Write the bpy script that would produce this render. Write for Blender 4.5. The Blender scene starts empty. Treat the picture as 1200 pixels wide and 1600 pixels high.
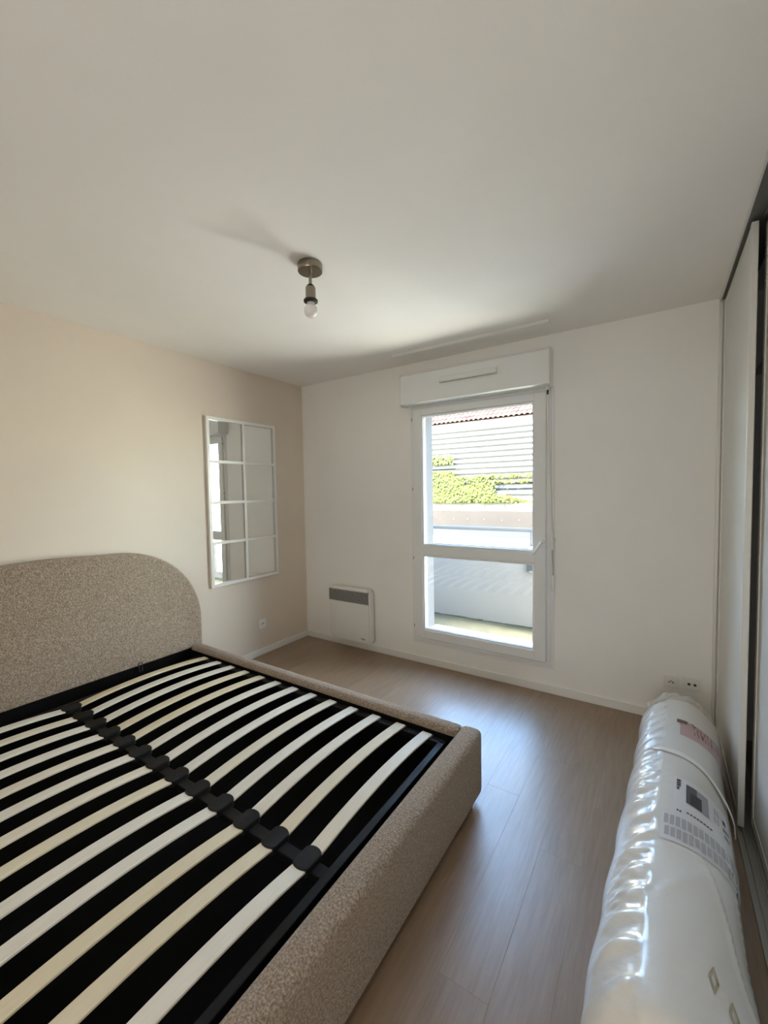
import bpy, bmesh, math, random
from mathutils import Vector, Matrix
from math import sin, cos, pi, radians, atan2, sqrt, exp

random.seed(7)
SC = bpy.context.scene
COL = SC.collection

# ------------------------------------------------------------------ camera
CAM_POS = Vector((2.9761, -3.0585, 1.4443))
YAW, PITCH, ROLL, FPX = -0.58381, -0.04743, -0.01671, 651.69
fw = Vector((sin(YAW) * cos(PITCH), cos(YAW) * cos(PITCH), sin(PITCH)))
r0 = Vector((cos(YAW), -sin(YAW), 0)); u0 = r0.cross(fw)
rt = cos(ROLL) * r0 + sin(ROLL) * u0; up = -sin(ROLL) * r0 + cos(ROLL) * u0
cd = bpy.data.cameras.new('camera'); cam = bpy.data.objects.new('camera', cd); COL.objects.link(cam)
m = Matrix((rt, up, -fw)).transposed().to_4x4(); m.translation = CAM_POS
cam.matrix_world = m
cd.sensor_fit = 'VERTICAL'; cd.sensor_height = 36; cd.lens = FPX / 1600 * 36; cd.clip_start = 0.02
SC.camera = cam

# ------------------------------------------------------------------ world, sun, exposure
SUN_EL = radians(57); SUN_AZ = radians(12)
w = bpy.data.worlds.new('sky'); SC.world = w; w.use_nodes = True
nt = w.node_tree; nt.nodes.clear()
sky = nt.nodes.new('ShaderNodeTexSky'); sky.sky_type = 'NISHITA'; sky.sun_disc = False
sky.sun_elevation = SUN_EL; sky.sun_rotation = pi + SUN_AZ; sky.air_density = 1.0; sky.dust_density = 1.0; sky.ozone_density = 1.0
bg = nt.nodes.new('ShaderNodeBackground'); bg.inputs['Strength'].default_value = 1.0
wo = nt.nodes.new('ShaderNodeOutputWorld')
nt.links.new(sky.outputs[0], bg.inputs[0]); nt.links.new(bg.outputs[0], wo.inputs[0])
sl = bpy.data.lights.new('sun', 'SUN'); sl.energy = 8.0; sl.angle = radians(0.6); sl.color = (1.0, 0.95, 0.87)
sun = bpy.data.objects.new('sun', sl); COL.objects.link(sun)
sd = Vector((sin(SUN_AZ) * cos(SUN_EL), cos(SUN_AZ) * cos(SUN_EL), -sin(SUN_EL)))
sun.rotation_euler = sd.to_track_quat('-Z', 'Y').to_euler(); sun.location = (0, -6, 12)
def area(name, loc, aim, sx, sy, watts, col, spread=180):
    l = bpy.data.lights.new(name, 'AREA'); l.shape = 'RECTANGLE'; l.size = sx; l.size_y = sy; l.energy = watts; l.color = col; l.spread = radians(spread)
    o = bpy.data.objects.new(name, l); COL.objects.link(o); o.location = loc; o.rotation_euler = Vector(aim).to_track_quat('-Z', 'Y').to_euler(); return o
# added area lights standing in for daylight bounced off balcony and house front
area('balcony_bounce_fill', (2.25, 1.27, .50), (0, -1, 0), 2.2, .72, 20.0, (1.0, .935, .84), 180)
area('facade_bounce_fill', (3.35, 1.26, 1.35), (0, -1, 0), 1.8, 1.5, 40.0, (1.0, .92, .80), 180)
# added fill light behind the camera, set in an unseen doorway
area('hall_fill', (2.62, -4.40, 1.04), (0, 1, 0), .84, 2.0, 3.8, (1.0, .965, .92))
SC.view_settings.view_transform = 'Standard'; SC.view_settings.look = 'None'
SC.view_settings.gamma = 1.0; SC.view_settings.use_curve_mapping = False
SC.view_settings.exposure = 2.6
SC.cycles.max_bounces = 14; SC.cycles.diffuse_bounces = 9; SC.cycles.glossy_bounces = 6
SC.cycles.transmission_bounces = 8; SC.cycles.transparent_max_bounces = 12
SC.cycles.use_denoising = True; SC.cycles.caustics_reflective = False; SC.cycles.caustics_refractive = False
SC.cycles.sample_clamp_indirect = 12

# ------------------------------------------------------------------ materials
MAT = {}
def mat(name, col, rough=0.5, metal=0.0, **kw):
    M = bpy.data.materials.new(name); M.use_nodes = True
    b = M.node_tree.nodes['Principled BSDF']
    b.inputs['Base Color'].default_value = (*col, 1); b.inputs['Roughness'].default_value = rough; b.inputs['Metallic'].default_value = metal
    for k, v in kw.items():
        b.inputs[k.replace('_', ' ')].default_value = v
    MAT[name] = M
    return M
def nodes(M): return M.node_tree, M.node_tree.nodes['Principled BSDF']
def add_noise(M, scale, detail=3, rough=.55, coords='Object', stretch=(1, 1, 1), rnd=False):
    t, b = nodes(M)
    tc = t.nodes.new('ShaderNodeTexCoord'); mp = t.nodes.new('ShaderNodeMapping'); mp.inputs['Scale'].default_value = stretch
    t.links.new(tc.outputs[coords], mp.inputs[0]); out = mp.outputs[0]
    if rnd:
        oi = t.nodes.new('ShaderNodeObjectInfo'); vm = t.nodes.new('ShaderNodeVectorMath'); vm.operation = 'MULTIPLY_ADD'
        cb = t.nodes.new('ShaderNodeCombineXYZ')
        for i in range(3): t.links.new(oi.outputs['Random'], cb.inputs[i])
        t.links.new(cb.outputs[0], vm.inputs[0]); vm.inputs[1].default_value = (37, 53, 71); t.links.new(out, vm.inputs[2]); out = vm.outputs[0]
    n = t.nodes.new('ShaderNodeTexNoise'); n.inputs['Scale'].default_value = scale; n.inputs['Detail'].default_value = detail; n.inputs['Roughness'].default_value = rough
    t.links.new(out, n.inputs['Vector'])
    return n
def ramp(M, src, stops):
    t, b = nodes(M); r = t.nodes.new('ShaderNodeValToRGB'); e = r.color_ramp.elements
    while len(e) < len(stops): e.new(.5)
    for k, (p, c) in enumerate(stops): e[k].position = p; e[k].color = (*c, 1) if not isinstance(c, (int, float)) else (c, c, c, 1)
    t.links.new(src, r.inputs[0]); return r
def bump(M, src, strength=.2, dist=.01, prev=None):
    t, b = nodes(M); bp = t.nodes.new('ShaderNodeBump'); bp.inputs['Strength'].default_value = strength; bp.inputs['Distance'].default_value = dist
    t.links.new(src, bp.inputs['Height'])
    if prev is not None: t.links.new(prev.outputs[0], bp.inputs['Normal'])
    t.links.new(bp.outputs[0], b.inputs['Normal']); return bp
def tocol(M, node): t, b = nodes(M); t.links.new(node.outputs[0], b.inputs['Base Color'])
def mulcol(M, a, c, fac=1.0):
    t, b = nodes(M); mx = t.nodes.new('ShaderNodeMix'); mx.data_type = 'RGBA'; mx.blend_type = 'MULTIPLY'; mx.inputs[0].default_value = fac
    t.links.new(a, mx.inputs[6]); t.links.new(c, mx.inputs[7]); t.links.new(mx.outputs[2], b.inputs['Base Color']); return mx

def painted(name, col, rough=.7, var=.03, bs=.06):
    M = mat(name, col, rough)
    n = add_noise(M, 1.3, 4); c = Vector(col)
    tocol(M, ramp(M, n.outputs[0], [(.3, tuple(c * (1 - var))), (.7, tuple(c * (1 + var)))]))
    n2 = add_noise(M, 260, 2); bump(M, n2.outputs[0], bs, .002)
    return M
painted('wall_white', (.85, .842, .815))
painted('wall_taupe', (.69, .602, .507))
painted('ceiling_white', (.85, .825, .785), .8)
mat('trim_white', (.80, .79, .765), .45)
mat('pvc_white', (.77, .785, .785), .3)
mat('gasket_grey', (.33, .34, .34), .5)
mat('dark_slot', (.02, .02, .02), .6)
mat('metal_white', (.78, .77, .73), .35)
mat('mirror', (.90, .92, .90), .0, 1.0)
mat('mirror_edge', (.30, .31, .29), .3)
mat('nickel', (.30, .265, .21), .25, 1.0)
mat('black_plastic', (.012, .012, .012), .45)
mat('bulb_glass', (.86, .84, .80), .25, 0, Subsurface_Weight=.4, Subsurface_Radius=(.02, .02, .02))
mat('bulb_collar', (.62, .60, .57), .4)
mat('socket_white', (.80, .79, .76), .35)
mat('alu_grey', (.42, .42, .40), .38, .6)
mat('track_dark', (.16, .16, .155), .5, .4)
mat('alu_white', (.70, .69, .65), .35, .1)
painted('door_panel', (.68, .67, .64), .45, .02, .04)
mat('black_lining', (.004, .004, .004), .95, 0, Specular_IOR_Level=.1)
mat('black_steel', (.005, .005, .0055), .5, 0, Specular_IOR_Level=.25)
mat('clip_plastic', (.006, .006, .006), .65, 0, Specular_IOR_Level=.3)
mat('heater_white', (.78, .77, .74), .35)
mat('heater_logo', (.10, .09, .08), .4)
# boucle fabric
M = mat('boucle', (.42, .36, .30), .95, 0, Sheen_Weight=.25, Sheen_Roughness=.5)
n1 = add_noise(M, 160, 2, .65); n2 = add_noise(M, 48, 3, .6)
r = ramp(M, n1.outputs[0], [(.34, (.20, .147, .103)), (.52, (.355, .272, .198)), (.68, (.525, .42, .322))])
r2 = ramp(M, n2.outputs[0], [(.3, .86), (.7, 1.0)]); mulcol(M, r.outputs[0], r2.outputs[0])
b1 = bump(M, n1.outputs[0], .85, .008); bump(M, n2.outputs[0], .4, .008, b1)
# slat wood
M = mat('birch', (.72, .63, .47), .5)
n = add_noise(M, 14, 5, .6, stretch=(14, 1, 4), rnd=True)
r = ramp(M, n.outputs[0], [(.25, (.76, .71, .60)), (.75, (.84, .80, .71))])
t, b = nodes(M); oi = t.nodes.new('ShaderNodeObjectInfo')
r2 = ramp(M, oi.outputs['Random'], [(.0, (1, 1, 1)), (.5, (.98, .975, .95)), (.8, (.97, .92, .80)), (1, (.93, .85, .67))])
mulcol(M, r.outputs[0], r2.outputs[0])
# floor planks
M = mat('plank', (.30, .23, .17), .36, 0, Specular_IOR_Level=.95)
n = add_noise(M, 5, 6, .62, stretch=(16, 1.1, 1), rnd=True); n3 = add_noise(M, 2.2, 3, .5, stretch=(3, .8, 1), rnd=True)
r = ramp(M, n.outputs[0], [(.25, (.225, .152, .098)), (.5, (.275, .192, .128)), (.78, (.325, .236, .162))])
r3 = ramp(M, n3.outputs[0], [(.3, (.90, .89, .88)), (.7, (1.03, 1.03, 1.02))])
mx = mulcol(M, r.outputs[0], r3.outputs[0])
t, b = nodes(M); oi = t.nodes.new('ShaderNodeObjectInfo')
r4 = ramp(M, oi.outputs['Random'], [(0, (.96, .955, .95)), (1, (1.03, 1.03, 1.03))])
mulcol(M, mx.outputs[2], r4.outputs[0])
bump(M, n.outputs[0], .12, .002)
mat('subfloor', (.06, .05, .04), .9)
# plastic wrapped mattress
M = mat('wrapped_white', (.70, .69, .65), .42, 0, Coat_Weight=.9, Coat_Roughness=.16)
n = add_noise(M, 15, 3, .55, stretch=(1, 2.4, 1)); n2 = add_noise(M, 9, 3)
b1 = bump(M, n.outputs[0], .16, .010); bump(M, n2.outputs[0], .30, .02, b1)
M = mat('clear_film', (.80, .82, .84), .18, 0, Alpha=.5, Coat_Weight=.6)
mat('film_band', (.78, .77, .74), .28, 0, Coat_Weight=.6)
mat('label_white', (.72, .72, .74), .35, 0, Coat_Weight=.5)
mat('label_pink', (.52, .37, .37), .35, 0, Coat_Weight=.5)
mat('print_dark', (.045, .045, .055), .45)
mat('print_slate', (.10, .11, .13), .45)
mat('print_grey', (.34, .35, .37), .45)
mat('print_light', (.42, .42, .43), .45)
mat('print_red', (.17, .06, .065), .45)
mat('print_brown', (.14, .085, .075), .45)
mat('print_gold', (.40, .37, .24), .45)
# exterior
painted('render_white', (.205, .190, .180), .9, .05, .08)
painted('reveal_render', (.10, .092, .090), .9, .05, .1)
painted('coping_white', (.82, .79, .74), .9, .04, .2)
M = mat('balcony_screed', (.20, .20, .13), .9)
n = add_noise(M, 5, 5, .65)
tocol(M, ramp(M, n.outputs[0], [(.3, (.070, .062, .032)), (.55, (.095, .082, .046)), (.8, (.125, .107, .064))]))
bump(M, n.outputs[0], .3, .01)
mat('moss', (.045, .05, .03), 1)
mat('rail_grey', (.15, .135, .125), .6)
mat('lamp_anthracite', (.03, .036, .042), .5)
mat('lap_shadow_dark', (.045, .038, .028), .9)  # shade under the board laps, put into a dark colour
mat('facade_board', (.36, .355, .335), .75)
painted('plinth_concrete', (.44, .355, .275), .95, .1, .3)
painted('beige_wall', (.28, .19, .13), .95, .04, .3)
mat('pale_base', (.32, .265, .22), .9)
mat('weep_pipe', (.42, .38, .34), .6)
mat('ground', (.30, .29, .27), .95)
M = mat('terracotta', (.20, .085, .055), .85)
n = add_noise(M, 3, 3); tocol(M, ramp(M, n.outputs[0], [(.3, (.050, .021, .013)), (.7, (.125, .068, .046))]))
M = mat('ivy_leaf', (.06, .075, .006), .6)
n = add_noise(M, 9, 3); tocol(M, ramp(M, n.outputs[0], [(.3, (.045, .056, .0006)), (.7, (.105, .110, .0012))]))
t, b = nodes(M)
# window glass: thin clear pane
M = bpy.data.materials.new('window_glass'); M.use_nodes = True; t = M.node_tree; t.nodes.clear()
o = t.nodes.new('ShaderNodeOutputMaterial'); tr = t.nodes.new('ShaderNodeBsdfTransparent'); tr.inputs[0].default_value = (.94, .96, .95, 1)
gl = t.nodes.new('ShaderNodeBsdfGlossy'); gl.inputs['Roughness'].default_value = .0
fr = t.nodes.new('ShaderNodeFresnel'); fr.inputs[0].default_value = 1.45; mx = t.nodes.new('ShaderNodeMixShader')
ge = t.nodes.new('ShaderNodeNewGeometry'); iv = t.nodes.new('ShaderNodeMath'); iv.operation = 'SUBTRACT'; iv.inputs[0].default_value = 1.0
mu = t.nodes.new('ShaderNodeMath'); mu.operation = 'MULTIPLY'   # reflect on the outer faces only, no total reflection inside the thin pane
t.links.new(ge.outputs['Backfacing'], iv.inputs[1]); t.links.new(fr.outputs[0], mu.inputs[0]); t.links.new(iv.outputs[0], mu.inputs[1])
t.links.new(mu.outputs[0], mx.inputs[0]); t.links.new(tr.outputs[0], mx.inputs[1]); t.links.new(gl.outputs[0], mx.inputs[2]); t.links.new(mx.outputs[0], o.inputs[0])
MAT['window_glass'] = M

# ------------------------------------------------------------------ mesh helpers
def worldpos(o):
    v = Vector((0, 0, 0))
    while o is not None: v = v + o.location; o = o.parent
    return v
def obj(name, bm, material, parent=None, smooth=False, origin=None):
    """link a bmesh (world coordinates) as one mesh object under parent"""
    o = bpy.data.objects.new(name, bpy.data.meshes.new(name))
    COL.objects.link(o)
    base = worldpos(parent) if parent is not None else Vector((0, 0, 0))
    if origin is not None:
        o.location = Vector(origin) - base; base = Vector(origin)
    bmesh.ops.translate(bm, verts=bm.verts, vec=-base)
    bm.normal_update()
    if smooth:
        for f in bm.faces: f.smooth = True
    bm.to_mesh(o.data); bm.free()
    if smooth:
        o.data.set_sharp_from_angle(angle=radians(40))
    o.data.materials.append(MAT[material])
    if parent is not None: o.parent = parent
    return o
def tag(o, label=None, cat=None, group=None, kind=None):
    if label: o['label'] = label
    if cat: o['category'] = cat
    if group: o['group'] = group
    if kind: o['kind'] = kind
    return o
def thing(name, label, cat, loc, group=None):
    o = bpy.data.objects.new(name, None); COL.objects.link(o); o.location = loc; o.empty_display_size = .05
    return tag(o, label, cat, group)
def link_copy(src, loc, parent=None):
    c = src.copy(); COL.objects.link(c); c.parent = parent if parent else src.parent
    c.location = Vector(loc) - (worldpos(c.parent) if c.parent else Vector((0, 0, 0)))
    return c
def box(x0, x1, y0, y1, z0, z1, bev=0, seg=2, bm=None):
    tmp = bmesh.new()
    bmesh.ops.create_cube(tmp, size=1)
    for v in tmp.verts:
        v.co = Vector(((x0 + x1) / 2 + v.co.x * (x1 - x0), (y0 + y1) / 2 + v.co.y * (y1 - y0), (z0 + z1) / 2 + v.co.z * (z1 - z0)))
    if bev:
        bmesh.ops.bevel(tmp, geom=tmp.edges[:], offset=bev, segments=seg, profile=.5, affect='EDGES')
    return merge(bm, tmp)
def merge(bm, tmp):
    if bm is None: return tmp
    me = bpy.data.meshes.new('tmp'); tmp.to_mesh(me); tmp.free(); bm.from_mesh(me); bpy.data.meshes.remove(me); return bm
def cyl(p, q, r, r2=None, n=20, bm=None, cap=True):
    p = Vector(p); q = Vector(q); d = q - p
    tmp = bmesh.new()
    bmesh.ops.create_cone(tmp, cap_ends=cap, segments=n, radius1=r, radius2=r if r2 is None else r2, depth=d.length)
    rot = d.to_track_quat('Z', 'Y').to_matrix().to_4x4(); rot.translation = (p + q) / 2
    bmesh.ops.transform(tmp, matrix=rot, verts=tmp.verts)
    return merge(bm, tmp)
def tube(pts, r, n=10, bm=None, cap=True):
    tmp = bmesh.new(); pts = [Vector(p) for p in pts]; rings = []
    for i, p in enumerate(pts):
        d = (pts[min(i + 1, len(pts) - 1)] - pts[max(i - 1, 0)]).normalized()
        a = Vector((0, 0, 1)) if abs(d.z) < .9 else Vector((1, 0, 0))
        s = d.cross(a).normalized(); t_ = s.cross(d)
        rr = r[i] if isinstance(r, (list, tuple)) else r
        rings.append([tmp.verts.new(p + rr * (cos(2 * pi * k / n) * s + sin(2 * pi * k / n) * t_)) for k in range(n)])
    for A, B in zip(rings, rings[1:]):
        for k in range(n): tmp.faces.new((A[k], A[(k + 1) % n], B[(k + 1) % n], B[k]))
    if cap: tmp.faces.new(rings[0][::-1]); tmp.faces.new(rings[-1])
    bmesh.ops.recalc_face_normals(tmp, faces=tmp.faces)
    return merge(bm, tmp)
def lathe(prof, c, n=32, bm=None):
    """profile of (radius, z) spun about the vertical through c"""
    tmp = bmesh.new(); rings = []
    for r, z in prof:
        if r < 1e-5: rings.append([tmp.verts.new((c[0], c[1], z))])
        else: rings.append([tmp.verts.new((c[0] + r * cos(2 * pi * k / n), c[1] + r * sin(2 * pi * k / n), z)) for k in range(n)])
    for A, B in zip(rings, rings[1:]):
        for k in range(n):
            k2 = (k + 1) % n
            if len(A) == 1 and len(B) > 1: tmp.faces.new((A[0], B[k], B[k2]))
            elif len(B) == 1 and len(A) > 1: tmp.faces.new((A[k], A[k2], B[0]))
            elif len(A) > 1: tmp.faces.new((A[k], A[k2], B[k2], B[k]))
    bmesh.ops.recalc_face_normals(tmp, faces=tmp.faces)
    return merge(bm, tmp)
def prism(poly, axis, a0, a1, bev=0, seg=3, bm=None):
    """extrude a 2D outline along an axis; poly gives the other two coordinates in xyz order"""
    tmp = bmesh.new()
    def P(u, v, a): return {0: (a, u, v), 1: (u, a, v), 2: (u, v, a)}[axis]
    A = [tmp.verts.new(P(u, v, a0)) for u, v in poly]; B = [tmp.verts.new(P(u, v, a1)) for u, v in poly]
    n = len(poly)
    fa = tmp.faces.new(A); fb = tmp.faces.new(B[::-1])
    for k in range(n): tmp.faces.new((A[k], B[k], B[(k + 1) % n], A[(k + 1) % n]))
    bmesh.ops.recalc_face_normals(tmp, faces=tmp.faces)
    if bev:
        ed = list(set(list(fa.edges) + list(fb.edges)))
        bmesh.ops.bevel(tmp, geom=ed, offset=bev, segments=seg, profile=.5, affect='EDGES')
    return merge(bm, tmp)

# ------------------------------------------------------------------ room shell
W, D, H = 3.245, 4.35, 2.5        # clear width to the wardrobe front, depth, height
XR = 3.92                         # wall behind the wardrobe
OX0, OX1, OZ0, OZ1 = 1.275, 2.335, 0.215, 2.135   # opening in the window wall

fl = obj('floor', box(0, XR, -D, 0, -.25, -.0125), 'subfloor'); tag(fl, 'grey-brown wood-look plank floor of the bedroom', kind='structure')
PW, PL_ = .1525, 1.22
plank_cache = {}
def plank_mesh(wd, ln):
    key = (round(wd, 4), round(ln, 4))
    if key not in plank_cache:
        bm = bmesh.new(); e = .0005; g = .0001
        vs = [[bm.verts.new((sx * (wd / 2 - i), sy * (ln / 2 - i), z)) for sx, sy in ((-1, -1), (1, -1), (1, 1), (-1, 1))] for i, z in ((g, -.0123), (g, -e * .55), (g + e, 0))]
        for A, B in zip(vs, vs[1:]):
            for k in range(4): bm.faces.new((A[k], A[(k + 1) % 4], B[(k + 1) % 4], B[k]))
        bm.faces.new(vs[-1])
        me = bpy.data.meshes.new('plank'); bm.to_mesh(me); bm.free(); me.materials.append(MAT['plank']); plank_cache[key] = me
    return plank_cache[key]
k = 0; x = 0.0
while x < XR - .01:
    wd = min(PW, XR - x); y = -D; first = True
    while y < -.005:
        ln = PL_ if not first else PL_ * ((k * .37) % 1.0 * .8 + .2)
        first = False; ln = min(ln, -y)
        if -y - ln < .06: ln = -y
        p_ = bpy.data.objects.new('plank', plank_mesh(wd, ln)); COL.objects.link(p_); p_.parent = fl; p_.location = (x + wd / 2, y + ln / 2, 0)
        y += ln
    x += wd; k += 1

tag(obj('ceiling', box(-.15, XR + .1, -D - .1, .30, H, H + .30), 'ceiling_white'), 'smooth white painted ceiling', kind='structure')
tag(obj('wall_left', box(-.15, 0, -D - .1, .30, -.25, H), 'wall_taupe'), 'taupe painted wall behind the bed', kind='structure')
tag(obj('wall_right', box(XR, XR + .1, -D - .1, .30, -.25, H), 'wall_white'), 'white wall behind the sliding wardrobe', kind='structure')
DX0, DX1, DZ = 2.20, 3.04, 2.06     # unseen doorway with a hall behind the camera, added for the fill light
bm = box(0, DX0, -D - .1, -D, -.25, H); box(DX1, XR, -D - .1, -D, -.25, H, bm=bm); box(DX0, DX1, -D - .1, -D, DZ, H, bm=bm); box(DX0, DX1, -D - .1, -D, -.25, -.013, bm=bm)
tag(obj('wall_front', bm, 'wall_white'), 'white wall with an added unseen doorway opposite the window', kind='structure')
tag(obj('floor_added_hall', box(1.0, XR + .1, -D - 1.6, -D - .1, -.25, 0), 'plank'), 'unseen hall floor added beyond the doorway', kind='structure')
tag(obj('ceiling_added_hall', box(1.0, XR + .1, -D - 1.6, -D - .1, H, H + .3), 'ceiling_white'), 'unseen hall ceiling added beyond the doorway', kind='structure')
bm = box(.9, 1.0, -D - 1.6, -D - .1, -.25, H); box(XR + .1, XR + .2, -D - 1.6, -D - .1, -.25, H, bm=bm); box(.9, XR + .2, -D - 1.7, -D - 1.6, -.25, H, bm=bm)
tag(obj('wall_added_hall', bm, 'wall_white'), 'unseen white hall walls added beyond the doorway', kind='structure')
bm = box(DX0 - .06, DX0 + .012, -D - .1, -D + .012, -.0, DZ + .06, .003); box(DX1 - .012, DX1 + .06, -D - .1, -D + .012, .0, DZ + .06, .003, bm=bm); box(DX0, DX1, -D - .0995, -D + .0115, DZ - .012, DZ + .06, .003, bm=bm)
tag(obj('trim_2', bm, 'trim_white'), 'white frame of the added unseen doorway', kind='structure')
bm = box(0, OX0, 0, .30, -.25, H); box(OX1, XR, 0, .30, -.25, H, bm=bm); box(OX0, OX1, 0, .30, -.25, OZ0, bm=bm); box(OX0, OX1, 0, .30, OZ1, H, bm=bm)
tag(obj('wall_back', bm, 'wall_white'), 'white wall with the window', kind='structure')
def board(x0, x1, y0, y1, zt=.058): return box(x0, x1, y0, y1, 0, zt, .003)
tag(obj('baseboard_left', board(0, .012, -D, 0), 'trim_white'), 'low white baseboard along the taupe wall', kind='structure')
tag(obj('baseboard_back', board(.012, W + .02, -.012, 0), 'trim_white'), 'low white baseboard under the window', kind='structure')
tag(obj('baseboard_front', board(.012, DX0 - .062, -D, -D + .012), 'trim_white'), 'low white baseboard opposite the window', kind='structure')

# ------------------------------------------------------------------ window
win = bpy.data.objects.new('window_1', None); COL.objects.link(win); win.location = (1.80, 0, OZ0)
tag(win, 'white tall casement window with a low lower pane', kind='structure')
def ring(x0, x1, z0, z1, wl, wr, wb, wt, y0, y1, bev=.004):
    bm = box(x0, x0 + wl, y0, y1, z0, z1, bev); box(x1 - wr, x1, y0, y1, z0, z1, bev, bm=bm)
    box(x0 + wl - .004, x1 - wr + .004, y0 + .0003, y1 - .0003, z0, z0 + wb, bev, bm=bm); box(x0 + wl - .004, x1 - wr + .004, y0 + .0003, y1 - .0003, z1 - wt, z1, bev, bm=bm)
    return bm
# fixed frame flush with wall plus flat cover trim on the wall
obj('fixed_frame', ring(1.255, 2.352, .19, 2.148, .045, .045, .045, .045, -.012, .055), 'pvc_white', win)
obj('cover_trim', ring(1.238, 2.372, .172, 2.152, .03, .03, .03, .02, -.0055, .0, .0015), 'pvc_white', win)
# sash
sash = obj('sash', ring(1.278, 2.322, .224, 2.118, .074, .080, .074, .058, -.034, .045, .006), 'pvc_white', win)
obj('mullion', box(1.345, 2.250, -.030, .043, .922, 1.000, .006), 'pvc_white', sash)
for z0, z1 in ((.298, .922), (1.000, 2.060)):
    obj('glazing_bead', ring(1.352, 2.242, z0, z1, .012, .012, .012, .012, -.026, .004, .003), 'pvc_white', sash)
    obj('gasket', ring(1.362, 2.232, z0 + .010, z1 - .010, .005, .005, .005, .005, -.018, .006, .001), 'gasket_grey', sash)
    obj('pane', box(1.360, 2.234, .008, .012, z0 + .008, z1 - .008), 'window_glass', sash)
    obj('pane', box(1.360, 2.234, .026, .030, z0 + .008, z1 - .008), 'window_glass', sash)
for z in (2.042, 1.472, .900, .329):
    bm = cyl((1.272, -.026, z - .028), (1.272, -.026, z + .028), .008, n=12); cyl((1.272, -.026, z - .032), (1.272, -.026, z - .029), .009, n=12, bm=bm)
    h = obj('hinge', bm, 'pvc_white', win, True)
    obj('hinge_gap', box(1.266, 1.270, -.0345, -.030, z - .020, z + .006), 'dark_slot', h)
# lever handle, turned down to the left
hd = obj('handle', box(2.296, 2.326, -.043, -.034, 1.040, 1.118, .006, 3), 'pvc_white', sash, True)
obj('handle_lever', tube([(2.311, -.040, 1.088), (2.311, -.066, 1.088), (2.302, -.076, 1.080), (2.285, -.078, 1.052), (2.262, -.077, 1.016), (2.246, -.074, .990)], [.011, .011, .0115, .011, .0105, .0085], 12), 'metal_white', sash, True)

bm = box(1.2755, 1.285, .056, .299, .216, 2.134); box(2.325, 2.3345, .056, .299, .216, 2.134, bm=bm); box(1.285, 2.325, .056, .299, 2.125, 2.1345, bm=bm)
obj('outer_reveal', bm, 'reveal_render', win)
obj('outer_sill', box(1.285, 2.325, .056, .33, .2155, .232, .002), 'coping_white', win)
# roller shutter box with air inlet
rb = thing('roller_shutter_box', 'white plastic roller shutter box above the window', 'shutter box', (1.79, 0, 2.14))
poly = [(-.0, 2.150), (-.100, 2.142), (-.120, 2.150), (-.120, 2.368), (-.112, 2.380), (0, 2.386)]
obj('housing', prism(poly, 0, 1.214, 2.352, 0), 'pvc_white', rb)
for xa, xb in ((1.205, 1.216), (2.350, 2.361)):
    poly2 = [(0, 2.140), (-.102, 2.133), (-.126, 2.142), (-.126, 2.374), (-.116, 2.387), (0, 2.393)]
    obj('end_cap', prism(poly2, 0, xa, xb, .002, 1), 'pvc_white', rb)
obj('lower_lip', box(1.25, 2.345, -.050, -.002, 2.140, 2.154, .003), 'pvc_white', rb)
vp = prism([(-.119, 2.318), (-.136, 2.310), (-.150, 2.276), (-.146, 2.270), (-.119, 2.270)], 0, 1.568, 2.012, .003, 2)
vent = obj('air_inlet', vp, 'pvc_white', rb)
obj('inlet_slot', box(1.59, 1.99, -.134, -.125, 2.2685, 2.2705), 'gasket_grey', vent)

# shutter crank
cr = thing('shutter_crank', 'thin white shutter crank rod hanging beside the window', 'crank', (2.36, -.045, .74))
obj('eyelet', box(2.322, 2.344, -.062, -.034, 2.118, 2.1385, .003), 'pvc_white', cr)
obj('universal_joint', tube([(2.334, -.048, 2.120), (2.336, -.050, 2.104), (2.334, -.052, 2.086)], .006, 8), 'dark_slot', cr)
obj('rod', tube([(2.334, -.052, 2.088), (2.362, -.050, 1.16)], .0058, 10), 'metal_white', cr, True)
obj('upper_grip', tube([(2.361, -.050, 1.17), (2.363, -.050, 1.165), (2.366, -.050, 1.035), (2.366, -.050, 1.030)], [.007, .0095, .0095, .008], 12), 'pvc_white', cr, True)
obj('link_rod', tube([(2.3675, -.050, 1.035), (2.373, -.048, .848)], .0036, 8), 'gasket_grey', cr, True)
obj('lower_grip', tube([(2.372, -.048, .852), (2.372, -.048, .848), (2.369, -.046, .742), (2.369, -.046, .738)], [.008, .0105, .0105, .008], 12), 'pvc_white', cr, True)
obj('wall_clip', box(2.356, 2.378, -.050, 0, 1.085, 1.105, .003), 'pvc_white', cr)

# curtain track on the ceiling
ct = thing('curtain_track', 'slim white curtain track screwed to the ceiling before the window', 'curtain track', (1.82, -.28, H))
yc = -.280
obj('rail', prism([(yc - .008, H), (yc + .008, H), (yc + .008, H - .019), (yc + .003, H - .019), (yc + .003, H - .006), (yc - .003, H - .006), (yc - .003, H - .019), (yc - .008, H - .019)], 0, 1.246, 2.390), 'metal_white', ct)
obj('fixing_strip', box(1.556, 1.760, -.234, -.222, H - .003, H, .001), 'trim_white', ct)
for xx in (1.246, 2.390): obj('end_stop', box(xx - .004, xx + .004, -.289, -.271, H - .0205, H, .001), 'pvc_white', ct)

# ------------------------------------------------------------------ bed
bed = thing('bed', 'low beige boucle bed frame with bare birch slats and no mattress', 'bed', (1.16, -2.153, 0))
YC = -2.153
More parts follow.
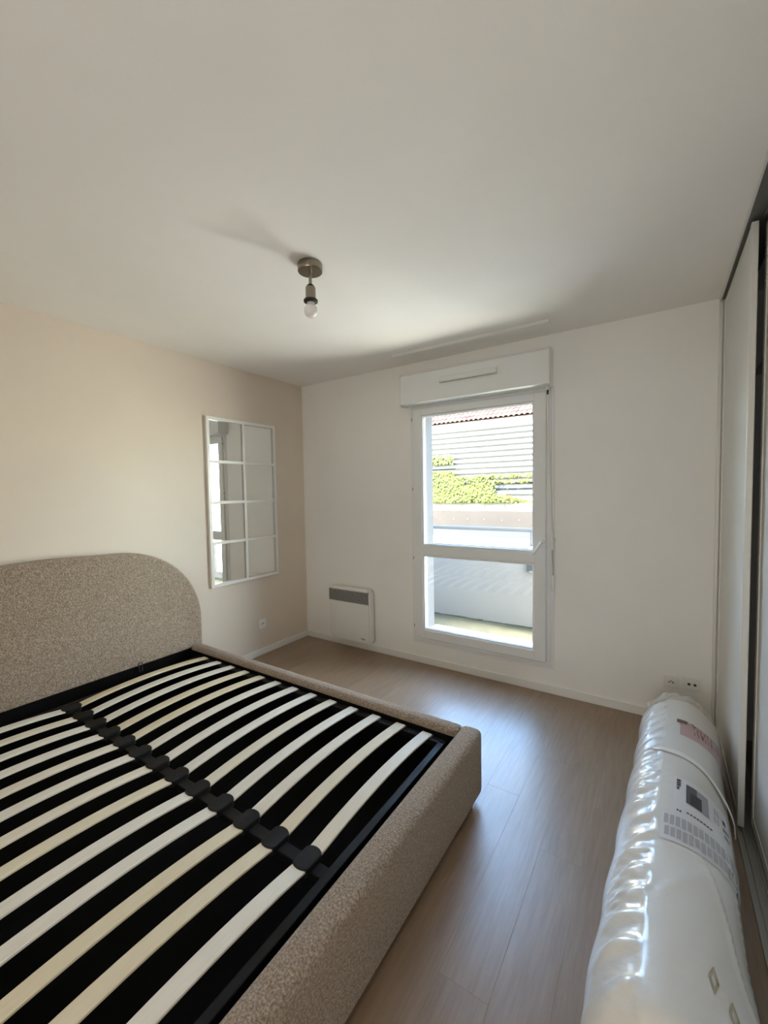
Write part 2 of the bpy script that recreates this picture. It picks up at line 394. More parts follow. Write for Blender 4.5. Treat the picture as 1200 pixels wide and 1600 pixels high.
# headboard outline (y, z)
def headboard_outline(hw=.935, top=1.078, rz=.56, ry=.57, z0=.03, n=18):
    pts = [(-hw, z0)]
    for i in range(n + 1):
        a = pi - (pi / 2) * i / n
        pts.append((-hw + ry + ry * cos(a), top - rz + rz * sin(a)))
    pts += [((-1 + 2 * k / 16) * (hw - ry), top) for k in range(1, 16)]
    for i in range(n + 1):
        a = pi / 2 - (pi / 2) * i / n
        pts.append((hw - ry + ry * cos(a), top - rz + rz * sin(a)))
    pts.append((hw, z0))
    # a very slight crown along the top
    return [(YC + y, z + (.014 * cos(pi / 2 * y / (hw - ry)) ** 2 if z > top - 1e-4 and abs(y) < hw - ry else 0)) for y, z in pts]
obj('headboard', prism(headboard_outline(), 0, .016, .094, .022, 4), 'boucle', bed, True)
ZT, ZB = .338, .032
def rounded(x0, x1, y0, y1, bev=.022): return box(x0, x1, y0, y1, ZB, ZT, bev, 4)
obj('side_rail', rounded(.090, 2.214, YC + .832, YC + .908), 'boucle', bed, True)
obj('side_rail', rounded(.090, 2.214, YC - .908, YC - .832), 'boucle', bed, True)
obj('footboard', rounded(2.207, 2.303, YC - .918, YC + .918, .026), 'boucle', bed, True)
for sx, sy in ((.2, .84), (.2, -.84), (2.254, .84), (2.254, -.84)):
    obj('foot', cyl((sx, YC + sy, 0), (sx, YC + sy, .036), .024, .028, 16), 'black_plastic', bed, True)
# storage lining
bm = box(.094, 2.208, YC - .833, YC - .822, .045, .306); box(.094, 2.208, YC + .822, YC + .833, .045, .306, bm=bm)
box(.0935, .106, YC - .83, YC + .83, .045, .318, bm=bm); box(2.196, 2.2085, YC - .83, YC + .83, .045, .306, bm=bm)
obj('storage_lining', bm, 'black_lining', bed)
obj('storage_bottom', box(.1, 2.21, YC - .83, YC + .83, .036, .046), 'black_lining', bed)
# hinged steel frame carrying the slats
fx0, fx1, fy = .215, 2.168, .800
bm = box(fx0, fx1, YC + fy - .022, YC + fy + .018, .262, .290, .003); box(fx0, fx1, YC - fy - .018, YC - fy + .022, .262, .290, .003, bm=bm)
box(fx0, fx0 + .03, YC - fy, YC + fy, .262, .290, .003, bm=bm); box(fx1 - .03, fx1, YC - fy, YC + fy, .262, .290, .003, bm=bm)
obj('slat_frame', bm, 'black_steel', bed)
obj('centre_bar', box(fx0, fx1, YC - .021, YC + .021, .262, .289, .003), 'black_steel', bed)
obj('lift_bracket', box(2.130, 2.150, YC + .755, YC + .775, .22, .268, .002), 'alu_grey', bed)
# spring slats, arched; one shared mesh
SL = .786
def slat_mesh():
    bm = bmesh.new(); n = 14; hw, th = .0265, .008; rows = []
    for i in range(n + 1):
        u = i / n; y = (u - .5) * SL; z = .026 * (1 - (2 * u - 1) ** 2)
        rows.append([bm.verts.new((xx, y, z + zz)) for xx, zz in ((-hw, 0), (hw, 0), (hw, th - .002), (hw - .003, th), (-hw + .003, th), (-hw, th - .002))])
    for A, B in zip(rows, rows[1:]):
        for k in range(6): bm.faces.new((A[k], A[(k + 1) % 6], B[(k + 1) % 6], B[k]))
    bm.faces.new(rows[0][::-1]); bm.faces.new(rows[-1]); bmesh.ops.recalc_face_normals(bm, faces=bm.faces)
    me = bpy.data.meshes.new('slat'); bm.to_mesh(me); bm.free(); me.materials.append(MAT['birch']); return me
sm = slat_mesh()
def stadium(hw, hl, n=8):
    r_ = hw; out = []
    for c_, a0 in ((hl - r_ * .62, 0), (-(hl - r_ * .62), pi)):
        out += [(r_ * cos(a0 + pi * k / n), c_ + .62 * r_ * sin(a0 + pi * k / n)) for k in range(n + 1)]
    return out
bm = prism(stadium(.0325, .046), 2, -.012, .0170, .004, 2)
clip_me = bpy.data.meshes.new('clip'); bm.to_mesh(clip_me); bm.free(); clip_me.materials.append(MAT['clip_plastic'])
bm = box(-.030, .030, -.020, .018, -.012, -.0005, .002)
hold_me = bpy.data.meshes.new('holder'); bm.to_mesh(hold_me); bm.free(); hold_me.materials.append(MAT['black_plastic'])
base = worldpos(bed)
def put(name, me, loc):
    o = bpy.data.objects.new(name, me); COL.objects.link(o); o.parent = bed; o.location = Vector(loc) - base; return o
for i in range(13):
    x = .316 + .1460 * i
    for s in (1, -1):
        put('slat', sm, (x, YC + s * (.024 + SL / 2), .292))
        o = put('slat_holder', hold_me, (x, YC + s * .806, .292))
        if s < 0: o.rotation_euler.z = pi
    put('centre_clip', clip_me, (x, YC, .289))
# lifting loop at the head end
lp = [(.125, -1.700, .285)] + [(.125 , -1.695 + .011 * cos(a), .335 + .012 * sin(a)) for a in [pi - pi * k / 8 for k in range(9)]] + [(.125, -1.684, .285)]
obj('lifting_loop', tube(lp, .0035, 8), 'black_plastic', bed, True)

# ------------------------------------------------------------------ rolled mattress in plastic
roll = thing('rolled_mattress', 'rolled mattress in glossy clear plastic wrap lying beside the wardrobe', 'mattress', (3.03, -1.2, 0))
RX0, RK, RR = 3.0965, .0476, .168
YA, YB = -.395, -2.10            # far end, near end
NS, NT = 260, 132
rng = random.Random(3)
puck = []; yy = YA - .10
while yy > YB:
    puck.append((yy, rng.uniform(.7, 1.25), rng.uniform(1.90, 2.30))); yy -= rng.uniform(.066, .098)
def gau(x, s): return exp(-(x / s) ** 2)
def roll_r(y, t):
    """radius of the wrapped roll at length y and angle t (0 = wardrobe side, pi/2 = up, pi = bed side)"""
    r = RR * (1 + .012 * sin(3.1 * y + 1.2) + .010 * cos(2 * t + 4 * y))
    # puckered film along the bed side of the crest
    if 1.6 < t < 3.4:
        wgt = min(1, max(0, (t - 1.86) / .10)) * min(1, max(0, (3.2 - t) / .7))
        q = 0
        for py, a, tc in puck:
            d = y - py
            if abs(d) < .09:
                q += a * gau(d + .035 * (t - tc), .021) * gau(t - tc, .34)
        r += wgt * (.0135 * q - .006)
        r += wgt * .0016 * (sin(95 * y + 9 * t) + sin(151 * y - 14 * t + 1.7) + .8 * sin(233 * y + 5 * t)) * gau(t - 2.3, .5) * (.5 + .5 * sin(13 * y + 2 * t))
    # crease where the film overlaps
    r += (.0020 + .0020 * sin(17 * y)) * gau(t - 1.87 - .03 * sin(31 * y), .045)
    # loose film hanging down to the floor on the bed side
    r += .020 * gau(t - 3.75, .33) + .004 * gau(t - 3.3, .5) * sin(23 * y + 1)
    # big slack folds on the wardrobe side
    r += .0055 * sin(9 * y + 3.2 * t) * gau(t - .6, .7) + .005 * gau(y + 1.62 + .22 * (t - 1.2), .03) * gau(t - 1.35, .4)
    r += .006 * gau(y + 1.50 + .45 * (1.2 - t), .018) * gau(t - .75, .5) + .004 * gau(y + 1.20 + .6 * (1.0 - t), .012) * gau(t - .45, .35)
    r += .008 * gau(y + 1.95 + .25 * (t - .6), .08) * gau(t - .3, .7)
    # rounded ends
    for e, sgn in ((YA, 1), (YB, -1)):
        dd = (e - y) * sgn
        if dd < .07: r -= .07 * (1 - sqrt(max(0, 1 - (1 - dd / .07) ** 2)))
    return r
def roll_pt(y, t, off=0.0):
    r = roll_r(y, t) + off
    x = RX0 + RK * y + r * cos(t); z = RR + r * sin(t)
    return Vector((x, y, max(z, .0015 + off)))
bm = bmesh.new(); rows = []
for i in range(NS + 1):
    u = i / NS
    # denser at the ends for the rounding
    y = YA + (YB - YA) * u
    if i == 0: y = YA - .0008
    if i == NS: y = YB + .0008
    rows.append([bm.verts.new(roll_pt(y, 2 * pi * k / NT)) for k in range(NT)])
for A, B in zip(rows, rows[1:]):
    for k in range(NT): bm.faces.new((A[k], A[(k + 1) % NT], B[(k + 1) % NT], B[k]))
# end faces, with the spiral edge of the roll pressed into them
for ringv, ye, sg in ((rows[0], YA, 1), (rows[-1], YB, -1)):
    prev = ringv
    c = Vector((RX0 + RK * ye, ye, RR))
    for j, f in enumerate((.86, .7, .52, .36, .2)):
        new = [bm.verts.new(Vector((c.x + (v.co.x - c.x) * f, ye - sg * (.006 if j % 2 == 0 else -.002), c.z + (v.co.z - c.z) * f))) for v in ringv]
        for k in range(NT): bm.faces.new((prev[k], prev[(k + 1) % NT], new[(k + 1) % NT], new[k]))
        prev = new
    bm.faces.new(prev)
bmesh.ops.recalc_face_normals(bm, faces=bm.faces)
ro = obj('wrapped_roll', bm, 'wrapped_white', roll)
for f in ro.data.polygons: f.use_smooth = True
def patch(y0, y1, t0, t1, off, ny=10, ntt=12, shear=0.0, bm=None):
    """a sheet lying on the roll"""
    bm = bm or bmesh.new(); g = []
    for i in range(ny + 1):
        row = []
        for k in range(ntt + 1):
            v = k / ntt; t_ = t0 + (t1 - t0) * v; y = y0 + (y1 - y0) * i / ny + shear * v
            row.append(bm.verts.new(roll_pt(y, t_, off)))
        g.append(row)
    for i in range(ny):
        for k in range(ntt): bm.faces.new((g[i][k], g[i][k + 1], g[i + 1][k + 1], g[i + 1][k]))
    return bm
def sheet(name, material, parent, *a, **k):
    bm = patch(*a, **k); bmesh.ops.recalc_face_normals(bm, faces=bm.faces)
    return obj(name, bm, material, parent, True)
# white product label with picture and print
L1 = sheet('product_label', 'label_white', roll, -1.155, -1.395, 1.60, .42, .0016, 12, 18)
def marks(name, material, parent, rects, off):
    bm = bmesh.new()
    for (a, b_, c, d) in rects: patch(a, b_, c, d, off, 3, 5, bm=bm)
    bmesh.ops.recalc_face_normals(bm, faces=bm.faces)
    o_ = obj(name, bm, material, parent); o_['kind'] = 'stuff'; return o_
sheet('picture', 'print_grey', L1, -1.185, -1.295, 1.37, .93, .0028, 6, 8)
bm = bmesh.new(); patch(-1.186, -1.294, 1.372, 1.17, .0036, 6, 5, bm=bm)
obj('picture_headboard', bm, 'print_slate', L1)
bm = bmesh.new(); patch(-1.225, -1.294, 1.30, 1.08, .0042, 5, 5, bm=bm)
obj('picture_mattress', bm, 'print_dark', L1)
rr = [(-1.172, -1.186, 1.545, 1.475), (-1.190, -1.199, 1.545, 1.475), (-1.202, -1.212, 1.545, 1.475), (-1.217, -1.224, 1.545, 1.495), (-1.228, -1.236, 1.545, 1.50)]
rr += [(-1.352, -1.362, 1.53, 1.50), (-1.352, -1.362, 1.485, 1.45)]
rr += [(-1.345, -1.3525, 1.36 - .06 * j, 1.36 - .06 * j - .042) for j in range(8)]
marks('print', 'print_dark', L1, rr, .0028)
rr = [(-1.20, -1.24, .80 - .07 * j, .80 - .07 * j - .035) for j in range(2)] + [(-1.25, -1.285, .82 - .07 * j, .82 - .07 * j - .035) for j in range(2)]
marks('small_print', 'print_light', L1, rr, .0028)
rr = [(-1.215, -1.242, .60, .52)] + [(-1.265, -1.285, .62 - .055 * j, .62 - .055 * j - .03) for j in range(3)] + [(-1.305, -1.322, .62 - .05 * j, .62 - .05 * j - .025) for j in range(3)]
marks('code_print', 'print_dark', L1, rr, .0028)
# two rows of grey language panels
L2 = sheet('language_label', 'label_white', roll, -1.385, -1.520, 1.77, .20, .0023, 8, 24)
rr = []; rng2 = random.Random(5)
for r_ in range(2):
    ya = -1.394 - .062 * r_
    for j in range(16):
        t_ = 1.73 - .096 * j - .02 * r_
        rr.append((ya, ya - .052 * rng2.uniform(.85, 1), t_, t_ - .074))
marks('language_panels', 'print_light', L2, rr, .0034)
# pink label near the far end
L3 = sheet('pink_label', 'label_pink', roll, -.665, -.815, 1.52, .20, .0016, 8, 20, shear=-.03)
rr = [(-.672 - .012 * j, -.682 - .012 * j, 1.26 - .05 * j, 1.20 - .05 * j) for j in range(2)]
for j in range(9):
    t_ = 1.22 - .085 * j
    rr.append((-.69 - .02 * (j % 2), -.715 - .02 * (j % 2) - .02 * (j % 3), t_, t_ - .018))
    rr.append((-.745, -.775 - .01 * (j % 2), t_ - .02, t_ - .036))
    if j % 2: rr.append((-.70, -.706, t_, t_ - .06))
rr.append((-.735, -.775, 1.02, .985))
marks('pink_print', 'print_red', L3, rr, .0028)
marks('logo_blob', 'print_brown', L3, [(-.668, -.700, 1.60, 1.36)], .0030)
# gold diamonds printed on the film
for yd, td in ((-1.895, 1.02), (-1.935, .78)):
    bm = bmesh.new(); P4 = [roll_pt(yd + .035, td, .002), roll_pt(yd, td + .07, .002), roll_pt(yd - .035, td, .002), roll_pt(yd, td - .07, .002)]
    Q4 = [roll_pt(yd + .018, td, .0022), roll_pt(yd, td + .035, .0022), roll_pt(yd - .018, td, .0022), roll_pt(yd, td - .035, .0022)]
    A = [bm.verts.new(v) for v in P4]; B = [bm.verts.new(v) for v in Q4]
    for k in range(4): bm.faces.new((A[k], A[(k + 1) % 4], B[(k + 1) % 4], B[k]))
    obj('diamond_mark', bm, 'print_gold', roll)
# folded film band running round the roll
bm = bmesh.new(); prevr = None; n = 34
for i in range(n + 1):
    u = i / n; t_ = 2.15 - 2.30 * u; y = -.955 - .150 * u ** 1.3
    lift = .004 + .030 * max(0, u - .55) ** 1.2; wd = .034 + .010 * sin(u * 6)
    rowp = [roll_pt(y + s_ * wd * .5, t_, lift + h_) for s_, h_ in ((-1, 0), (-.4, .004), (.4, .004), (1, 0))]
    rv = [bm.verts.new(v) for v in rowp]
    if prevr:
        for k in range(3): bm.faces.new((prevr[k], prevr[k + 1], rv[k + 1], rv[k]))
    prevr = rv
obj('film_band', bm, 'film_band', roll, True)
# loose film frill beyond the far end
bm = bmesh.new(); rows = []; n = 90
for j in range(6):
    row = []
    for k in range(n):
        t_ = 2 * pi * k / n; v = j / 5
        wob = .006 * sin(7 * t_ + 1.3 * j) + .004 * sin(17 * t_ + j)
        r = (RR - .012) * (1 - .06 * v) + v * wob + .004
        y = YA - .055 + .125 * v + v * .012 * sin(5 * t_)
        row.append(bm.verts.new(Vector((RX0 + RK * YA + r * cos(t_), y, max(.003, RR + r * sin(t_))))))
    rows.append(row)
for A, B in zip(rows, rows[1:]):
    for k in range(n): bm.faces.new((A[k], A[(k + 1) % n], B[(k + 1) % n], B[k]))
obj('film_frill', bm, 'clear_film', roll, True)

# ------------------------------------------------------------------ sliding wardrobe
wd_ = thing('sliding_wardrobe', 'floor to ceiling wardrobe with pale sliding doors on aluminium tracks', 'wardrobe', (3.3, -2.1, 0))
YE = -D + .002
obj('fascia', box(3.246, 3.254, YE, -.001, 2.484, H - .0005, .001), 'alu_white', wd_)
bm = box(3.254, 3.360, YE, -.001, H - .008, H - .0005); box(3.300, 3.304, YE, -.001, 2.484, H - .008, bm=bm); box(3.354, 3.360, YE, -.001, 2.470, H - .008, bm=bm)
obj('top_track', bm, 'track_dark', wd_)
bm = box(3.262, 3.372, YE, -.001, 0.0005, .008, .001); box(3.282, 3.287, YE, -.001, .008, .018, bm=bm); box(3.340, 3.345, YE, -.001, .008, .018, bm=bm)
box(3.309, 3.314, YE, -.001, .008, .016, bm=bm)
obj('bottom_track', bm, 'alu_grey', wd_)
def sdoor(x0, ya, yb):
    d_ = obj('door', box(x0 + .005, x0 + .018, yb + .020, ya - .020, .020, 2.478), 'door_panel', wd_)
    for y0, y1 in ((ya - .034, ya), (yb, yb + .034)):
        bm = box(x0, x0 + .023, y0, y1, .018, 2.481, .003); obj('edge_profile', bm, 'alu_white', d_)
    obj('bottom_rail', box(x0 + .002, x0 + .021, yb + .03, ya - .03, .018, .062, .002), 'alu_white', d_)
    obj('top_rail', box(x0 + .002, x0 + .021, yb + .03, ya - .03, 2.456, 2.480, .002), 'alu_white', d_)
sdoor(3.266, -.018, -.842); sdoor(3.316, -.790, -2.02); sdoor(3.266, -1.98, -3.20); sdoor(3.316, -3.16, YE + .004)
obj('jamb_profile', box(3.246, 3.262, -.014, -.0005, .0005, 2.483, .001), 'alu_white', wd_)
bm = box(3.40, XR - .005, YE, YE + .02, 0.0005, 2.46); obj('side_panel', bm, 'door_panel', wd_)
obj('shelf', box(3.40, XR - .005, YE + .02, -.005, 2.05, 2.07), 'door_panel', wd_)

# ------------------------------------------------------------------ mirror
mi = thing('window_mirror', 'white framed mirror divided like a window into eight panes on taupe wall', 'mirror', (0, -.733, .70))
y0, y1, z0, z1, fwid, bw = -1.083, -.383, .702, 2.066, .028, .024
bm = box(.002, .026, y0, y0 + fwid, z0, z1, .003); box(.002, .026, y1 - fwid, y1, z0, z1, .003, bm=bm)
box(.0023, .0257, y0 + fwid - .003, y1 - fwid + .003, z0, z0 + fwid, .003, bm=bm); box(.0023, .0257, y0 + fwid - .003, y1 - fwid + .003, z1 - fwid, z1, .003, bm=bm)
obj('frame', bm, 'metal_white', mi)
obj('backing', box(.001, .008, y0 + .012, y1 - .012, z0 + .012, z1 - .012), 'mirror_edge', mi)
ym = (y0 + y1) / 2
obj('glazing_bar', box(.009, .024, ym - bw / 2, ym + bw / 2, z0 + fwid - .003, z1 - fwid + .003, .003), 'metal_white', mi)
zs = [z0 + fwid + (z1 - z0 - 2 * fwid) * k / 4 for k in range(5)]
for k in (1, 2, 3): obj('glazing_bar', box(.0093, .0237, y0 + fwid - .003, y1 - fwid + .003, zs[k] - bw / 2, zs[k] + bw / 2, .003), 'metal_white', mi)
for k in range(4):
    for a, b_ in ((y0 + fwid, ym), (ym, y1 - fwid)):
        obj('mirror_pane', box(.0085, .0105, a + .001, b_ - .001, zs[k] + .001, zs[k + 1] - .001), 'mirror', mi)

# ------------------------------------------------------------------ convector heater
he = thing('convector_heater', 'white wall convector heater with a slotted top grille', 'heater', (.61, 0, .1))
hx0, hx1, hz0, hz1 = .372, .846, .086, .572
hyf, hyb = -.090, -.030
bm = bmesh.new()
bm = box(hx0, hx1, hyf, hyb, hz0, hz1, .0)
bmesh.ops.bevel(bm, geom=[e for e in bm.edges if abs(e.verts[0].co.y - e.verts[1].co.y) > .01], offset=.022, segments=4, affect='EDGES')
bmesh.ops.bevel(bm, geom=[e for e in bm.edges if e.verts[0].co.y < hyf + .001 and e.verts[1].co.y < hyf + .001], offset=.006, segments=3, affect='EDGES')
body = obj('casing', bm, 'heater_white', he, True)
gx0, gx1, gz0, gz1 = .378, .834, .442, .550
gr = obj('grille', box(gx0, gx1, hyf - .0012, hyf + .006, gz0, gz1), 'dark_slot', he)
ns = 10
for k in range(ns):
    zc = gz0 + (gz1 - gz0) * (k + .5) / ns
    obj('louvre', prism([(hyf - .0035, zc - .0020), (hyf - .0035, zc - .0004), (hyf + .002, zc + .0014), (hyf + .002, zc - .0002)], 0, gx0, gx1), 'heater_white', gr)
obj('seam', box(.8355, .8375, hyf - .0008, hyf + .004, hz0 + .03, gz0), 'gasket_grey', he)
bm = tube([(.742, hyf - .0015, .128), (.752, hyf - .0015, .133), (.765, hyf - .0015, .126), (.778, hyf - .0015, .131), (.792, hyf - .0015, .125)], .0022, 6)
box(.748, .770, hyf - .002, hyf, .1195, .1225, bm=bm); box(.773, .790, hyf - .002, hyf, .1185, .1210, bm=bm)
obj('logo', bm, 'heater_logo', he)
for xx in (.45, .74): obj('wall_bracket', box(xx, xx + .03, hyb - .004, 0, .2, .46), 'gasket_grey', he)

# ------------------------------------------------------------------ sockets
def socket(name, label, c, normal, kind, sz=.079):
    """c = centre on the wall, normal 'y' faces -y, 'x' faces +x"""
    t_ = thing(name, label, 'socket', c, 'white wall sockets')
    def bx(u0, u1, v0, v1, d0, d1, bev=0):
        if normal == 'y': return box(c[0] + u0, c[0] + u1, -d1, -d0, c[2] + v0, c[2] + v1, bev)
        return box(d0, d1, c[1] + u0, c[1] + u1, c[2] + v0, c[2] + v1, bev)
    def cy(u, v, d0, d1, r, n=20):
        if normal == 'y': return cyl((c[0] + u, -d0, c[2] + v), (c[0] + u, -d1, c[2] + v), r, n=n)
        return cyl((d0, c[1] + u, c[2] + v), (d1, c[1] + u, c[2] + v), r, n=n)
    h = sz / 2
    obj('cover_plate', bx(-h, h, -h, h, .0005, .0095, .003), 'socket_white', t_)
    if kind == 'power':
        obj('insert', bx(-.026, .026, -.026, .026, .0085, .0108, .001), 'socket_white', t_)
        obj('well', cy(0, 0, .0085, .0113, .0195, 28), 'trim_white', t_, True)
        for u, v in ((-.0095, 0), (.0095, 0)): obj('hole', cy(u, v, .010, .0118, .0042, 12), 'dark_slot', t_)
        obj('earth_pin', cy(0, .010, .010, .022, .0028, 12), 'nickel', t_)
    else:
        obj('insert', bx(-.026, .026, -.022, .022, .0085, .0108, .001), 'socket_white', t_)
        for u in (-.0145, .0145): 
            hl = obj('hole', cy(u, 0, .010, .0122, .0078, 18), 'dark_slot', t_)
            obj('contact', cy(u, 0, .011, .015, .0022, 10), 'nickel', hl)
    return t_
socket('wall_socket', 'white power socket low on the taupe wall under the mirror', (0, -.580, .279), 'x', 'power', .082)
socket('wall_socket', 'white power socket on the white wall, next to the aerial socket', (3.050, 0, .252), 'y', 'power')
socket('aerial_socket', 'white aerial socket with two round holes beside the wardrobe', (3.153, 0, .261), 'y', 'aerial')

# ------------------------------------------------------------------ ceiling lamp
la = thing('ceiling_lamp', 'brushed nickel ceiling lamp holder with a bare frosted bulb', 'lamp', (1.620, -1.590, H))
c = (1.620, -1.590)
obj('canopy', lathe([(0, H - .0005), (.0545, H - .0005), (.0565, H - .004), (.0565, H - .034), (.0545, H - .037), (0, H - .037)], c, 48), 'nickel', la, True)
obj('canopy_screw', cyl((1.620 + .0555 * .67, -1.590 - .0555 * .74, H - .018), (1.620 + .060 * .67, -1.590 - .060 * .74, H - .018), .004, n=12), 'nickel', la)
obj('stem', cyl((*c, H - .034), (*c, H - .098), .0075, n=18), 'nickel', la, True)
obj('socket_cup', lathe([(0, H - .092), (.010, H - .093), (.017, H - .098), (.022, H - .106), (.0235, H - .112), (.0235, H - .166), (.021, H - .166)], c, 36), 'nickel', la, True)
obj('retaining_ring', lathe([(.019, H - .160), (.032, H - .163), (.033, H - .167), (.032, H - .172), (.027, H - .174), (.019, H - .176), (.0185, H - .166)], c, 36), 'black_plastic', la, True)
bl = obj('bulb', lathe([(.015, H - .186), (.0205, H - .189), (.027, H - .196), (.0305, H - .206), (.031, H - .214), (.029, H - .224), (.0235, H - .234), (.014, H - .2405), (0, H - .2425)], c, 36), 'bulb_glass', la, True)
obj('bulb_collar', lathe([(0, H - .164), (.0175, H - .164), (.0175, H - .178), (.016, H - .188), (0, H - .188)], c, 28), 'bulb_collar', bl, True)

# ------------------------------------------------------------------ balcony and surroundings
tag(obj('floor_balcony', box(-6, 7.5, .30, 1.95, -.25, .0), 'balcony_screed'), 'mossy greenish balcony floor', kind='structure')
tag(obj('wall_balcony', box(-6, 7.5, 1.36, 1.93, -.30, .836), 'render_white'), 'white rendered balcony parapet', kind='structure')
tag(obj('trim_1', box(-6, 7.5, 1.345, 1.955, .836, .858, .004), 'coping_white'), 'pale coping on the balcony parapet', kind='structure')
tag(obj('wall_upper_shading', box(-6.2, 7.7, -4.5, .30, H + .31, 14.2), 'render_white'), 'unseen building mass above, added to shade balcony and lane', kind='structure')  # unseen mass overhead, height set to keep balcony and lane wall in shade
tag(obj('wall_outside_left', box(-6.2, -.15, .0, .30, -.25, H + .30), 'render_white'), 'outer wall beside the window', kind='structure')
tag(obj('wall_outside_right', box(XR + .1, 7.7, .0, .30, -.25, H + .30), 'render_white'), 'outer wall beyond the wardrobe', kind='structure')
bm = bmesh.new(); rngm = random.Random(9); x = -1.5
while x < 3.2:
    ln = rngm.uniform(.04, .12); hh = rngm.uniform(.004, .011)
    box(x, x + ln, 1.346 - hh * .6, 1.3605, .0, hh, .002, 1, bm=bm); x += ln * rngm.uniform(.7, .98)
tag(obj('moss_line', bm, 'moss'), 'dark moss along the foot of the balcony parapet', 'moss', kind='stuff')
ra = thing('balcony_railing', 'grey tubular railing on top of the balcony parapet', 'railing', (1.3, 1.40, .858))
obj('handrail', cyl((-6, 1.40, 1.022), (1.880, 1.40, 1.022), .023, n=20), 'rail_grey', ra, True)
for xx in (-4.2, -2.2, -.2, 1.868): 
    obj('post', cyl((xx, 1.40, .858), (xx, 1.40, 1.02), .014, n=14), 'rail_grey', ra, True)
    obj('post_foot', cyl((xx, 1.40, .858), (xx, 1.40, .864), .03, n=18), 'rail_grey', ra, True)
ol = thing('outdoor_lamp', 'dark grey bulkhead lamp on the balcony parapet', 'lamp', (1.93, 1.36, .63))
obj('lamp_housing', box(1.845, 2.02, 1.295, 1.36, .600, .690, .008), 'lamp_anthracite', ol)
obj('lamp_lens', box(1.87, 1.99, 1.287, 1.30, .590, .612, .006), 'rail_grey', ol)

# house across the lane: boarded front, plinth, tiled roof
ho = thing('boarded_house', 'white boarded house front with a red tiled roof across the lane', 'house', (-1, 9, -.5))
obj('wall', box(-11, 9, 9.03, 9.3, -.6, 3.50), 'facade_board', ho)
BP = .1615
ztop = 3.255
bme = None
def lap(z0, z1, name='board'):
    bm = prism([(9.03, z0), (9.03, z1), (9.010, z1), (8.985, z0)], 0, -11, 9)
    return obj(name, bm, 'facade_board', ho)
lap(ztop + .161, 3.50); lap(ztop, ztop + .163)
def lap_shadow(z): obj('lap_shadow', box(-11, 9, 8.976, 8.992, z - .022, z + .022), 'lap_shadow_dark', ho)  # dark strip painting the shadow line below each lapped board
lap_shadow(ztop)
z = ztop
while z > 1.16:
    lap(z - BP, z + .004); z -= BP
    if z > 1.16: lap_shadow(z)
pln = obj('plinth', box(-11, 9, 8.975, 9.03, -.6, 1.098), 'plinth_concrete', ho)
rf = obj('roof', prism([(8.968, 3.50), (8.968, 3.515), (13.7, 6.29), (13.7, 6.23)], 0, -11.3, 9.3), 'terracotta', ho)
bm = bmesh.new(); tw, tl, sl_ = .150, .30, 2.80 / 4.8
for rI in range(12):
    yb = 8.966 + rI * tl * .86
    for cI in range(int(20.6 / tw)):
        xa = -11.3 + cI * tw; prev = None
        for (yy_, dz) in ((yb, .030), (yb + tl, .005)):
            zz = 3.515 + (yy_ - 8.966) * sl_ + dz
            rv = [bm.verts.new((xa + tw * u, yy_, zz + .055 * sin(pi * u))) for u in (0, .25, .5, .75, 1)]
            if prev:
                for k in range(4): bm.faces.new((prev[k], prev[k + 1], rv[k + 1], rv[k]))
            prev = rv
tl_ = obj('roof_tiles', bm, 'terracotta', rf, True); tl_['kind'] = 'stuff'

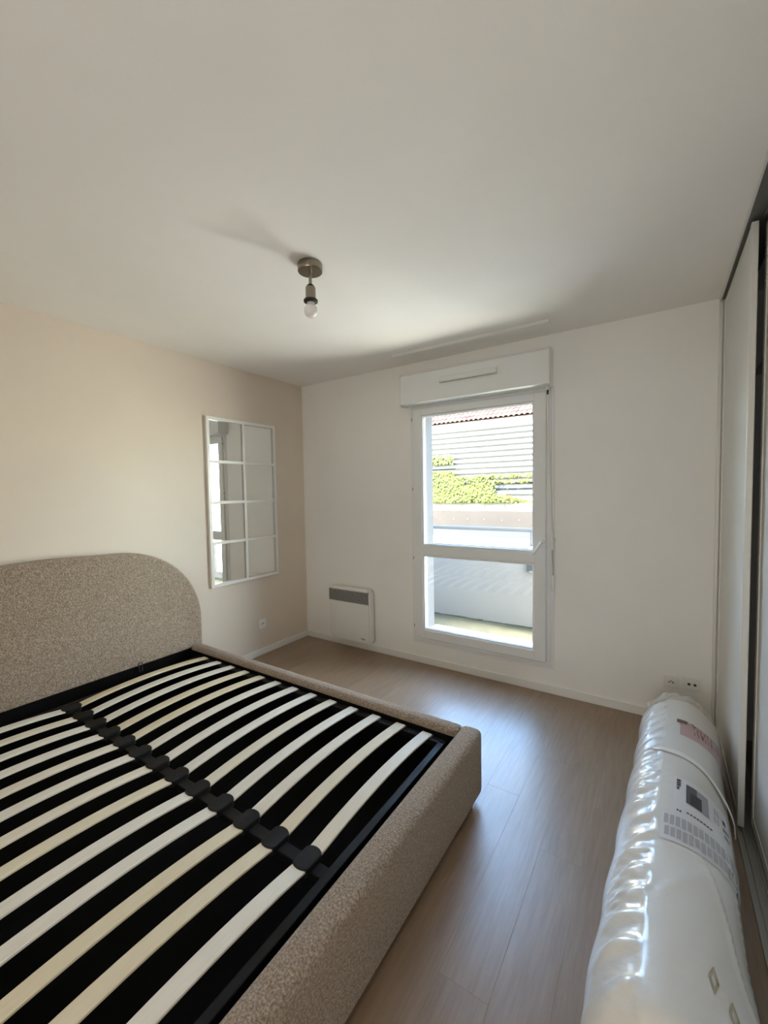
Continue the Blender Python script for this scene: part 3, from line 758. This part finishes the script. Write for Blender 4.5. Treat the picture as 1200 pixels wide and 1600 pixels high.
# ivy on the boarded front
bm = bmesh.new(); rngi = random.Random(21)
def leaf(x, z, s, y):
    a = rngi.uniform(-.9, .9) - pi / 2; tl1 = rngi.uniform(.1, .9); sd_ = rngi.uniform(-.5, .5)
    d = Vector((cos(a), -tl1 * .6, sin(a))).normalized(); sidev = Vector((-sin(a), sd_, cos(a))).normalized()
    o_ = Vector((x, y, z)); n_ = d.cross(sidev)
    A = bm.verts.new(o_); B = bm.verts.new(o_ + s * (.45 * d + .48 * sidev)); C = bm.verts.new(o_ + s * (1.0 * d)); D_ = bm.verts.new(o_ + s * (.45 * d - .48 * sidev))
    E_ = bm.verts.new(o_ + s * .45 * d + n_ * s * .12)
    for q in ((A, B, E_), (B, C, E_), (C, D_, E_), (D_, A, E_)): bm.faces.new(q)
def dens(x, z):
    if z < 1.10 or z > 2.58: return 0
    if x < -2.32:
        if z < 2.06: return 1.0
        if 2.26 < z < 2.56: return .42 if ((z - .03) % BP) > .03 else .15
        return 0
    if x < -1.45:
        if -1.95 < x < -1.68 and 1.60 < z < 1.72: return .12
        if -1.75 < x < -1.55 and 1.10 < z < 1.28: return .35
        return 1.0 if z < 1.88 else 0
    if x < -1.05: return 1.0 if z < 1.42 + .1 * sin(9 * x) or z < 1.56 else (.5 if z < 1.90 and not 1.74 < z < 1.79 else 0)
    if x < .5:
        if 1.80 < z < 1.90 or 1.65 < z < 1.73: return .42
        if z < 1.36 - .22 * (x + 1.05): return .9
    return 0
cnt = 0
while cnt < 13000:
    x = rngi.uniform(-6.0, .5); z = rngi.uniform(1.1, 2.58)
    if rngi.random() < dens(x, z):
        leaf(x, z + .03, rngi.uniform(.05, .10), rngi.uniform(8.84, 8.90)); cnt += 1
for xs in (-5.2, -4.1, -3.4, -2.7, -2.0, -1.3, -.7):      # stems up from the ground
    tube([(xs, 8.87, -.56), (xs + .05, 8.875, .3), (xs - .03, 8.87, 1.0), (xs + .06, 8.87, 1.5)], .007, 5, bm=bm)
tag(obj('ivy', bm, 'ivy_leaf'), 'yellow-green ivy climbing the white boarded house front', 'ivy', kind='stuff')

# lane wall in front of the house
lw = thing('lane_wall', 'beige rendered wall along the lane behind the railing', 'wall', (-1, 6, -.5))
obj('wall_face', box(-11, 9, 6.0, 6.22, -.6, .985), 'beige_wall', lw)
obj('wall_base', box(-11, 9, 5.93, 6.0, -.6, .575), 'pale_base', lw)
for k in range(14):
    xx = -2.9 + k * .372 + .03 * sin(k * 5)
    obj('weep_pipe', cyl((xx, 6.01, .80 - .006 * (k % 3)), (xx, 5.965, .80 - .006 * (k % 3)), .011, n=10), 'weep_pipe', lw)
tag(obj('ground_lane', box(-14, 14, 1.9, 60, -.9, -.55), 'ground'), 'pale lane beyond the balcony', kind='structure')
